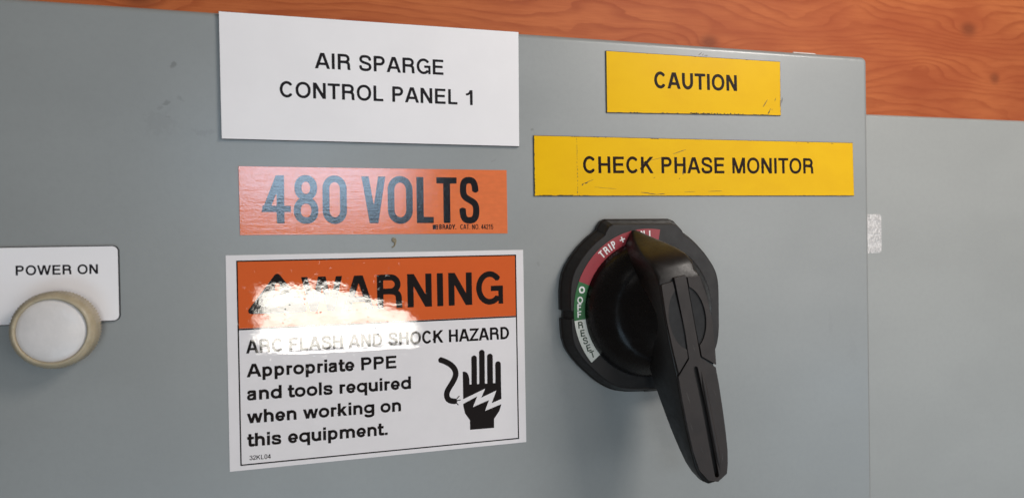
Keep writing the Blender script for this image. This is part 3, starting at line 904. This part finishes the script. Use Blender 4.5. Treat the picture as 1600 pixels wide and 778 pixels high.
for k in range(6): sh.append(ell(224.5, random.uniform(64, 74), .12, random.uniform(.3, .8), 6, .4))
marks(ca, sh, -.755)
marks(cab, [stroke((178.4, 90.7), (180.2, 92.2), .3), stroke((180.4, 90.6), (181.2, 91.6), .25), stroke((181.6, 90.8), (183.6, 91.0), .3), stroke((225.9, 69), (226.4, 72), .4)], -.02)

ck = yellow_label('check_label', [(92.2, 21.1), (269.5, 21.6), (269.0, 49.7), (92.3, 49.0)], 'long yellow label reading CHECK PHASE MONITOR above the rotary switch', (.05, .03, .03, .04))
# the strip's wording, a little lighter in the hand than on the printed signs
text_line(ck, 'CHECK PHASE MONITOR', (116.2, 31.9), (244.0, 33.1), 7.9, .185, M_YINK, -.75)
sh = []
zz = 21.6
while zz < 48.4:
    sh.append(ell(113.4 + random.uniform(-.12, .12), zz, random.uniform(.06, .16), random.uniform(.2, .6), 6, .3)); zz += random.uniform(.8, 1.9)
sh += [stroke((163.2, 41.7), (170.3, 44.0), .26), stroke((115.4, 26.6), (121.5, 29.0), .22), stroke((117.2, 27.0), (118.6, 27.6), .35), stroke((115.6, 26.0), (116.4, 27.1), .35),
       stroke((149.5, 38.1), (157.6, 39.9), .16), stroke((168.5, 34.6), (168.5, 31.7), .5), stroke((166.3, 29.6), (166.9, 30.1), .35), stroke((152.6, 30.0), (153.5, 30.3), .25),
       stroke((145.8, 23.0), (150.2, 22.7), .3), stroke((149.6, 22.5), (154.4, 22.0), .34), stroke((154.6, 22.1), (158.5, 22.4), .28), stroke((182.3, 23.6), (190.0, 23.9), .22),
       stroke((169, 23.3), (175, 23.5), .16), stroke((122, 25.4), (133, 24.6), .12)]
for i in range(30): x = random.uniform(94, 120); sh.append(ell(x, 21.5, random.uniform(.3, .9), random.uniform(.08, .2), 6, .4))
for x in (111, 112.5, 113.6, 114.5, 122, 124, 152, 153.5, 155, 234, 241, 256, 128): sh.append(ell(x, 48.9, random.uniform(.3, .9), .16, 6, .4))
for x in (233, 238, 244, 262, 264): sh.append(ell(x, 21.8, random.uniform(.3, .9), .14, 6, .4))
for i in range(14): sh.append(ell(92.55, random.uniform(22, 48), .12, random.uniform(.2, .6), 6, .4))
marks(ck, sh, -.755)

# ------------------------------------------------------------------ POWER ON nameplate
pn = empty('power_nameplate', (-100, 0, -13), 'white nameplate with rounded corners reading POWER ON behind the round lamp', 'sign')
lp = round_rect(-121.5, -28.1, -78.8, 1.5, 2.3)
v, f = slab([lp], .03, -.9); link_mesh('black_core', v, f, M_CORE, pn)
lp = round_rect(-121.2, -27.75, -79.15, 1.2, 2.0)
v, f = slab([lp], -.9, -1.15); link_mesh('white_face', v, f, M_WHITE, pn)
text_line(pn, 'POWER ON', (-113.7, -9.3), (-86.1, -9.4), 3.7, .195, M_INK, -1.18, .025)

# ------------------------------------------------------------------ pilot lamp
def lathe(name, prof, cx, cz, mat, parent, seg=96, smooth=True, knurl=None, cap=True):
    """prof: list of (radius, height above the door)"""
    verts = []; faces = []
    for k, (r, h) in enumerate(prof):
        for i in range(seg):
            rr = r + (knurl[1] * (1 if i % 2 else -1) if knurl and k in knurl[0] else 0)
            a = 2 * math.pi * i / seg
            verts.append((cx + rr * math.cos(a), -h, cz + rr * math.sin(a)))
    for k in range(len(prof) - 1):
        for i in range(seg):
            a = k * seg + i; b = k * seg + (i + 1) % seg
            faces.append((a, b, b + seg, a + seg))
    if cap: faces.append(tuple(range((len(prof) - 1) * seg, len(prof) * seg)))
    return link_mesh(name, verts, faces, mat, parent, smooth=smooth)

def mat_bezel():
    mt, nt, b = new_mat('aged_beige_plastic'); n = N(nt)
    v = n.noise(.25, .25, .25, 4, .65, 1)
    colr = n.mix(n.smooth(v, .3, .7), (.44, .365, .25, 1), (.36, .295, .195, 1))
    nt.links.new(colr, b.inputs['Base Color'])
    b.inputs['Roughness'].default_value = .38
    b.inputs['Subsurface Weight'].default_value = .25
    b.inputs['Subsurface Radius'].default_value = (.002, .0014, .0008)
    nt.links.new(n.bump(n.noise(1.2, 1.2, 1.2, 3, .6, 4), .03), b.inputs['Normal'])
    return mt
M_BEZEL = mat_bezel()
def mat_lens():
    mt, nt, b = new_mat('frosted_white_lens'); n = N(nt)
    v = n.noise(.09, .09, .12, 4, .6, 1)
    colr = n.mix(n.smooth(v, .3, .7), (.70, .655, .63, 1), (.65, .61, .585, 1))
    sp = n.spot(-88.6, -22.8, .28, .28)
    colr = n.mix(n.smooth(sp, .6, 1.2, .8, 0), colr, (.12, .09, .05, 1))
    nt.links.new(colr, b.inputs['Base Color'])
    b.inputs['Roughness'].default_value = .32
    b.inputs['Subsurface Weight'].default_value = .3
    b.inputs['Subsurface Radius'].default_value = (.003, .003, .003)
    nt.links.new(n.bump(n.noise(.22, .22, .22, 3, .55, 4), .16), b.inputs['Normal'])
    return mt
M_LENS = mat_lens()
lamp = empty('pilot_lamp', (-97.7, 0, -29.6), 'round white pilot lamp in a knurled beige ring below POWER ON', 'lamp')
LX, LZ = -98.5, -29.7
lathe('lamp_collar', [(11.6, 0), (11.6, 4.2)], LX, LZ, M_CORE, lamp, cap=False)
ring_prof = [(11.0, 3.6), (13.4, 3.6), (14.0, 4.2), (14.15, 5.0), (14.15, 10.2), (14.0, 10.9), (13.7, 11.5), (13.2, 12.3), (12.7, 12.8), (12.2, 13.0), (11.75, 12.85), (11.6, 12.3), (11.6, 11.0)]
lathe('knurled_ring', ring_prof, LX, LZ, M_BEZEL, lamp, seg=150, cap=False, knurl=((2, 3, 4, 5), .28))
lens_prof = [(11.6, 11.8), (11.3, 12.15), (10.0, 12.6), (8.0, 13.05), (5.5, 13.4), (3.0, 13.55), (1.0, 13.6)]
lathe('white_lens', lens_prof, LX, LZ, M_LENS, lamp)

# ------------------------------------------------------------------ rotary disconnect handle
KX, KZ = 144.8, -32.0
kh = empty('rotary_switch', (KX, 0, KZ), 'black rotary disconnect handle on a round base, pointer turned towards ON', 'switch')
def base_fn(P):
    x, z = P
    t = np.clip((z - 8) / 16, 0, 1); t = t * t * (3 - 2 * t)
    rad = np.where(x < 0, np.where(z > 0, 43.6 + 1.4 * np.clip(z / 6, 0, 1) - .8 * t, 43.5 - 2.4 * np.clip((-z - 13) / 16, 0, 1)), 43.6 - 1.3 * t)
    d = np.hypot(x, z + .6) - rad
    def smax(a, b, k=3.5):
        hh = np.maximum(k - np.abs(a - b), 0) / k
        return np.maximum(a, b) + hh * hh * k / 4
    d = smax(d, np.maximum(-41.7 - x, x - 40.0))
    d = smax(d, np.maximum(-40.4 - z, z - 42.3))
    tab = d_poly(P, [(-23.8, 30), (-22.8, 38.2), (-21.0, 41.2), (-18.8, 42.3), (13.8, 42.3), (17.0, 41.2), (19.5, 38.6), (20.5, 36.2), (21.5, 30)])
    d = np.minimum(d, tab)
    notch = np.maximum(np.abs(z + 1.5) - 1.9, -x - 99)
    notch = np.maximum(notch, x + 40.2)
    return np.maximum(d, -notch)
bl = contours(base_fn, -46, -44, 46, 46, .4, .10)
bl = [[(p[0] + KX, p[1] + KZ) for p in lp] for lp in bl]
v, f = slab(bl, 0, -1.6)
# three levels: foot, drafted wall, rounded front rim
def lofted(loop, levels, c):
    verts = []; faces = []; n = len(loop)
    for (fct, h) in levels:
        verts += [(c[0] + (p[0] - c[0]) * fct, -h, c[1] + (p[1] - c[1]) * fct) for p in loop]
    for k in range(len(levels) - 1):
        for i in range(n):
            a = k * n + i; b = k * n + (i + 1) % n
            faces.append((a, b, b + n, a + n))
    _, tris = fill([loop])
    o = (len(levels) - 1) * n
    faces += [tuple(i + o for i in t) for t in tris]
    return verts, faces
v, f = lofted(bl[0], [(1.0, 0), (1.0, 2.6), (.985, 3.4), (.945, 8.0), (.938, 8.6), (.925, 9.0)], (KX, KZ))
bo = link_mesh('base_plate', v, f, P_BASE, kh, bevel=.3)

# legend ring, in three colours
def sector(r0, r1, a0, a1, h0, h1, n=None):
    n = n or max(4, int((a1 - a0) / 3))
    o = [(KX + r1 * math.cos(R(a0 + (a1 - a0) * i / n)), KZ + r1 * math.sin(R(a0 + (a1 - a0) * i / n))) for i in range(n + 1)]
    i_ = [(KX + r0 * math.cos(R(a1 - (a1 - a0) * i / n)), KZ + r0 * math.sin(R(a1 - (a1 - a0) * i / n))) for i in range(n + 1)]
    return slab([o + i_], -h0, -h1)
for nm, a0, a1, mt in (('red_legend', 80.2, 158.3, P_RED), ('green_legend', 158.3, 186.2, P_GREEN), ('white_legend', 186.2, 218.8, P_LWHITE)):
    v, f = sector(32.0, 37.4, a0, a1, 8.9, 9.25)
    link_mesh(nm, v, f, mt, kh)
def dial_text(items, cap, w, mat, k=.72, name='dial_lettering'):
    """items: (character, angle on the dial, radius, turn of the letter)"""
    verts = []; faces = []
    for (c, a, r, t) in items:
        W = (ADV[c] - 2 * SB.get(c, .05)) * k
        if c == 'I': W = w
        lp = glyph(c, W, w, .03)
        flat, tris = fill(lp); b = len(verts)
        ca, sa = math.cos(R(t)), math.sin(R(t))
        ox, oz = KX + r * math.cos(R(a)), KZ + r * math.sin(R(a))
        for q in flat:
            x, z = (q[0] - W / 2) * cap, (q[1] - .5) * cap
            verts.append((ox + x * ca - z * sa, -9.29, oz + x * sa + z * ca))
        faces += [tuple(i + b for i in tt) for tt in tris]
    return link_mesh(name, verts, faces, mat, kh)
rr = 34.8
dial_text([('T', 132.0, rr, 41), ('R', 127.2, rr, 36), ('I', 123.4, rr, 33), ('P', 119.8, rr, 29),
           ('O', 99.6, rr, 10), ('N', 94.2, rr, 4), ('I', 88.4, rr, 0)], 3.6, .18, P_LINK)
dial_text([('+', 111.8, 35.0, 20)], 3.6, .18, P_LINK, 1.0)
dial_text([('O', 171.2, 34.7, -2), ('F', 176.5, 34.8, 0), ('F', 181.9, 34.8, 2)], 3.0, .2, P_LINK, .95)
dial_text([('O', 163.4, 34.8, 0)], 3.1, .26, P_LINK, 1.0)
dial_text([('R', 189.9, 34.8, 4), ('E', 196.3, 34.7, 7), ('S', 202.4, 34.7, 10), ('E', 208.6, 34.7, 14), ('T', 214.4, 34.8, 18)], 3.1, .19, P_LGREEN, .92)

hub_prof = [(32.0, 8.6), (31.7, 10.6), (31.0, 12.6), (29.6, 15.0), (27.6, 17.6), (25.4, 19.9), (23.8, 21.3), (22.9, 21.9), (22.3, 22.2), (21.6, 22.5), (20.6, 23.1), (18.5, 24.9), (16, 27.8), (12.5, 32.5), (8, 39.0)]
lathe('hub', hub_prof, KX, KZ, P_HUB, kh, seg=128)

TH = R(10.0)
UU = Vector((-math.sin(TH), 0, math.cos(TH))); VV = Vector((math.cos(TH), 0, math.sin(TH)))
def LP(vv, uu, y):          # lever frame (across, along, -height) -> world mm
    p = Vector((KX, 0, KZ)) + VV * vv + UU * uu
    return (p.x, y, p.z)
# body of the lever: sections along its length
secs = [(37.4, .7, 10.6, 8.9), (36.8, 1.5, 12.2, 8.9), (35.4, 2.8, 14.8, 8.9), (33.0, 4.6, 19.6, 8.9), (30.2, 6.7, 26.2, 8.9), (27.4, 8.2, 32.6, 9.2), (24.8, 9.1, 37.2, 12), (22.4, 9.4, 39.6, 14),
        (20.3, 9.5, 40.8, 16), (18.0, 9.3, 41.5, 17), (16.4, 9.5, 42.4, 17), (14.0, 9.6, 42.7, 17), (5, 9.9, 42.7, 17), (-8, 9.9, 42.7, 17), (-18, 9.5, 42.7, 17.5), (-24, 9.2, 42.7, 18.5),
        (-31, 9.1, 42.7, 20.5), (-40, 9.0, 42.7, 24), (-50, 8.7, 42.7, 28), (-58, 8.2, 42.6, 31.5), (-64, 7.5, 42.4, 34.2), (-68, 6.4, 42.1, 36.3), (-71.4, 4.6, 41.7, 38), (-73.2, 2.3, 41.2, 39)]
verts = []; faces = []
for (u, hw, hf, hb) in secs:
    bv = min(1.7 if u > 16.5 else .7, hw * .55, (hf - hb) * .45)
    prof = [(-hw, hb), (-hw, (hb + hf) / 2), (-hw, hf - bv)]
    for a in (30, 60, 90): prof.append((-hw + bv * (1 - math.cos(R(a))), hf - bv * (1 - math.sin(R(a)))))
    crown = .5 if u > 16.5 else 0
    sk = -.9 * max(0, (u - 20) / 17)          # the pointer leans a little further over
    prof.append((0, hf + crown))
    prof += [(-p[0], p[1]) for p in prof[:-1][::-1]]
    verts += [LP(p[0] + sk, u, -p[1]) for p in prof]
    np_ = len(prof)
for k in range(len(secs) - 1):
    for i in range(np_):
        a = k * np_ + i; b = k * np_ + (i + 1) % np_
        faces.append((a, b, b + np_, a + np_))
faces.append(tuple(range(np_))); faces.append(tuple(reversed(range((len(secs) - 1) * np_, len(secs) * np_))))
lev = link_mesh('lever', verts, faces, P_BODY, kh, smooth=True)
lev.data.polygons[-1].use_smooth = False
M_SCUFF = mat_plain('rubbed_plastic', (.075, .065, .058), .6, .3, 2)
def handle_scuff(a, b, w):
    v, f = slab([stroke(a, b, w, 6, .4)], None, -44.13, place=lambda p, q, y: LP(p, q, y))
    link_mesh('scuff_mark', v, f, M_SCUFF, kh)
for a, b, w in (((-6.4, -31.0), (-5.6, -36.5), .16), ((-7.2, -44.0), (-6.6, -48.0), .12), ((6.2, -33.0), (6.9, -36.0), .12), ((-4.2, -55.0), (-3.6, -58.5), .14), ((0.2, -12.0), (.7, -15.5), .14), ((5.2, -61.0), (4.6, -64.0), .12)):
    handle_scuff(a, b, w)
es = lev.modifiers.new('split', 'EDGE_SPLIT'); es.split_angle = R(48)

def lever_plate(name, fn, bounds, h0, h1, mat, bevel=.22, par=None):
    lp = contours(fn, *bounds, .18, .05)
    v, f = slab(lp, -h0, -h1, place=lambda a, b, y: LP(a, b, y))
    return link_mesh(name, v, f, mat, par or kh, bevel=bevel)
lens_e = lambda P: (np.hypot((P[0]) / 8.6, (P[1] + .8) / 13.6) - 1) * 9
padL = lambda P: d_poly(P, [(-9.2, 15.2), (-4.0, 15.6), (-2.1, -5), (-3.0, -17.3), (-8.3, -22.6), (-9.0, -14), (-9.6, 0)])
padR = lambda P: d_poly(P, [(3.2, 16.0), (8.9, 15.2), (10.6, 6), (11.2, -4), (10.4, -15), (9.5, -23.2), (5.2, -19.6), (3.5, -18.2), (3.2, 0)])
lever_plate('grip_pad', lambda P: np.maximum(padL(P), -lens_e(P)), (-11, -24, 0, 17), 42.0, 44.1, P_PAD)
lever_plate('grip_pad', lambda P: np.maximum(padR(P), -lens_e(P)), (2, -25, 13, 18), 40.0, 44.1, P_PAD)
lever_plate('recessed_disc', lambda P: np.maximum(padL(P), lens_e(P) + .02), (-10, -16, 0, 15), 42.0, 43.5, P_LENS, 0)
lever_plate('recessed_disc', lambda P: np.maximum(padR(P), lens_e(P) + .02), (2, -16, 11, 15), 42.0, 43.5, P_LENS, 0)
low = lambda P: d_poly(P, [(-2.9, 16.9), (2.6, 17.0), (2.7, 0), (2.8, -18.6), (4.4, -20.0), (9.1, -24.2), (9.2, -32), (9.0, -42), (8.6, -52), (8.0, -60), (7.0, -66), (5.8, -70), (1.0, -72.3), (-3.2, -70.6), (-6.6, -65.2), (-8.0, -57), (-8.6, -46), (-8.9, -34), (-8.8, -24.0), (-2.6, -17.9), (-2.2, -6), (-2.6, 6)])
groove = lambda P: d_path(P, [(-.3, -22.5), (.5, -40), (1.0, -69.4)], 2.0, False, False)
lever_plate('grip_face', lambda P: np.maximum(low(P), -groove(P)), (-10, -74, 11, 18), 42.0, 44.1, P_PAD)
# raised rib beside the groove
rv = []; rf = []
nn = 26
for i in range(nn + 1):
    t = i / nn; u = -22.8 - 47.0 * t; c = 2.2 + .9 * t; hw = .95 * min(1, 6 * t + .1, 6 * (1 - t) + .1); hh = .75 * min(1, 6 * t + .05, 6 * (1 - t) + .05)
    for j in range(7):
        a = math.pi * j / 6; rv.append(LP(c - hw * math.cos(a), u, -(44.0 + hh * math.sin(a))))
for i in range(nn):
    for j in range(6):
        a = i * 7 + j; rf.append((a, a + 1, a + 8, a + 7))
link_mesh('grip_rib', rv, rf, P_PAD, kh, smooth=True)
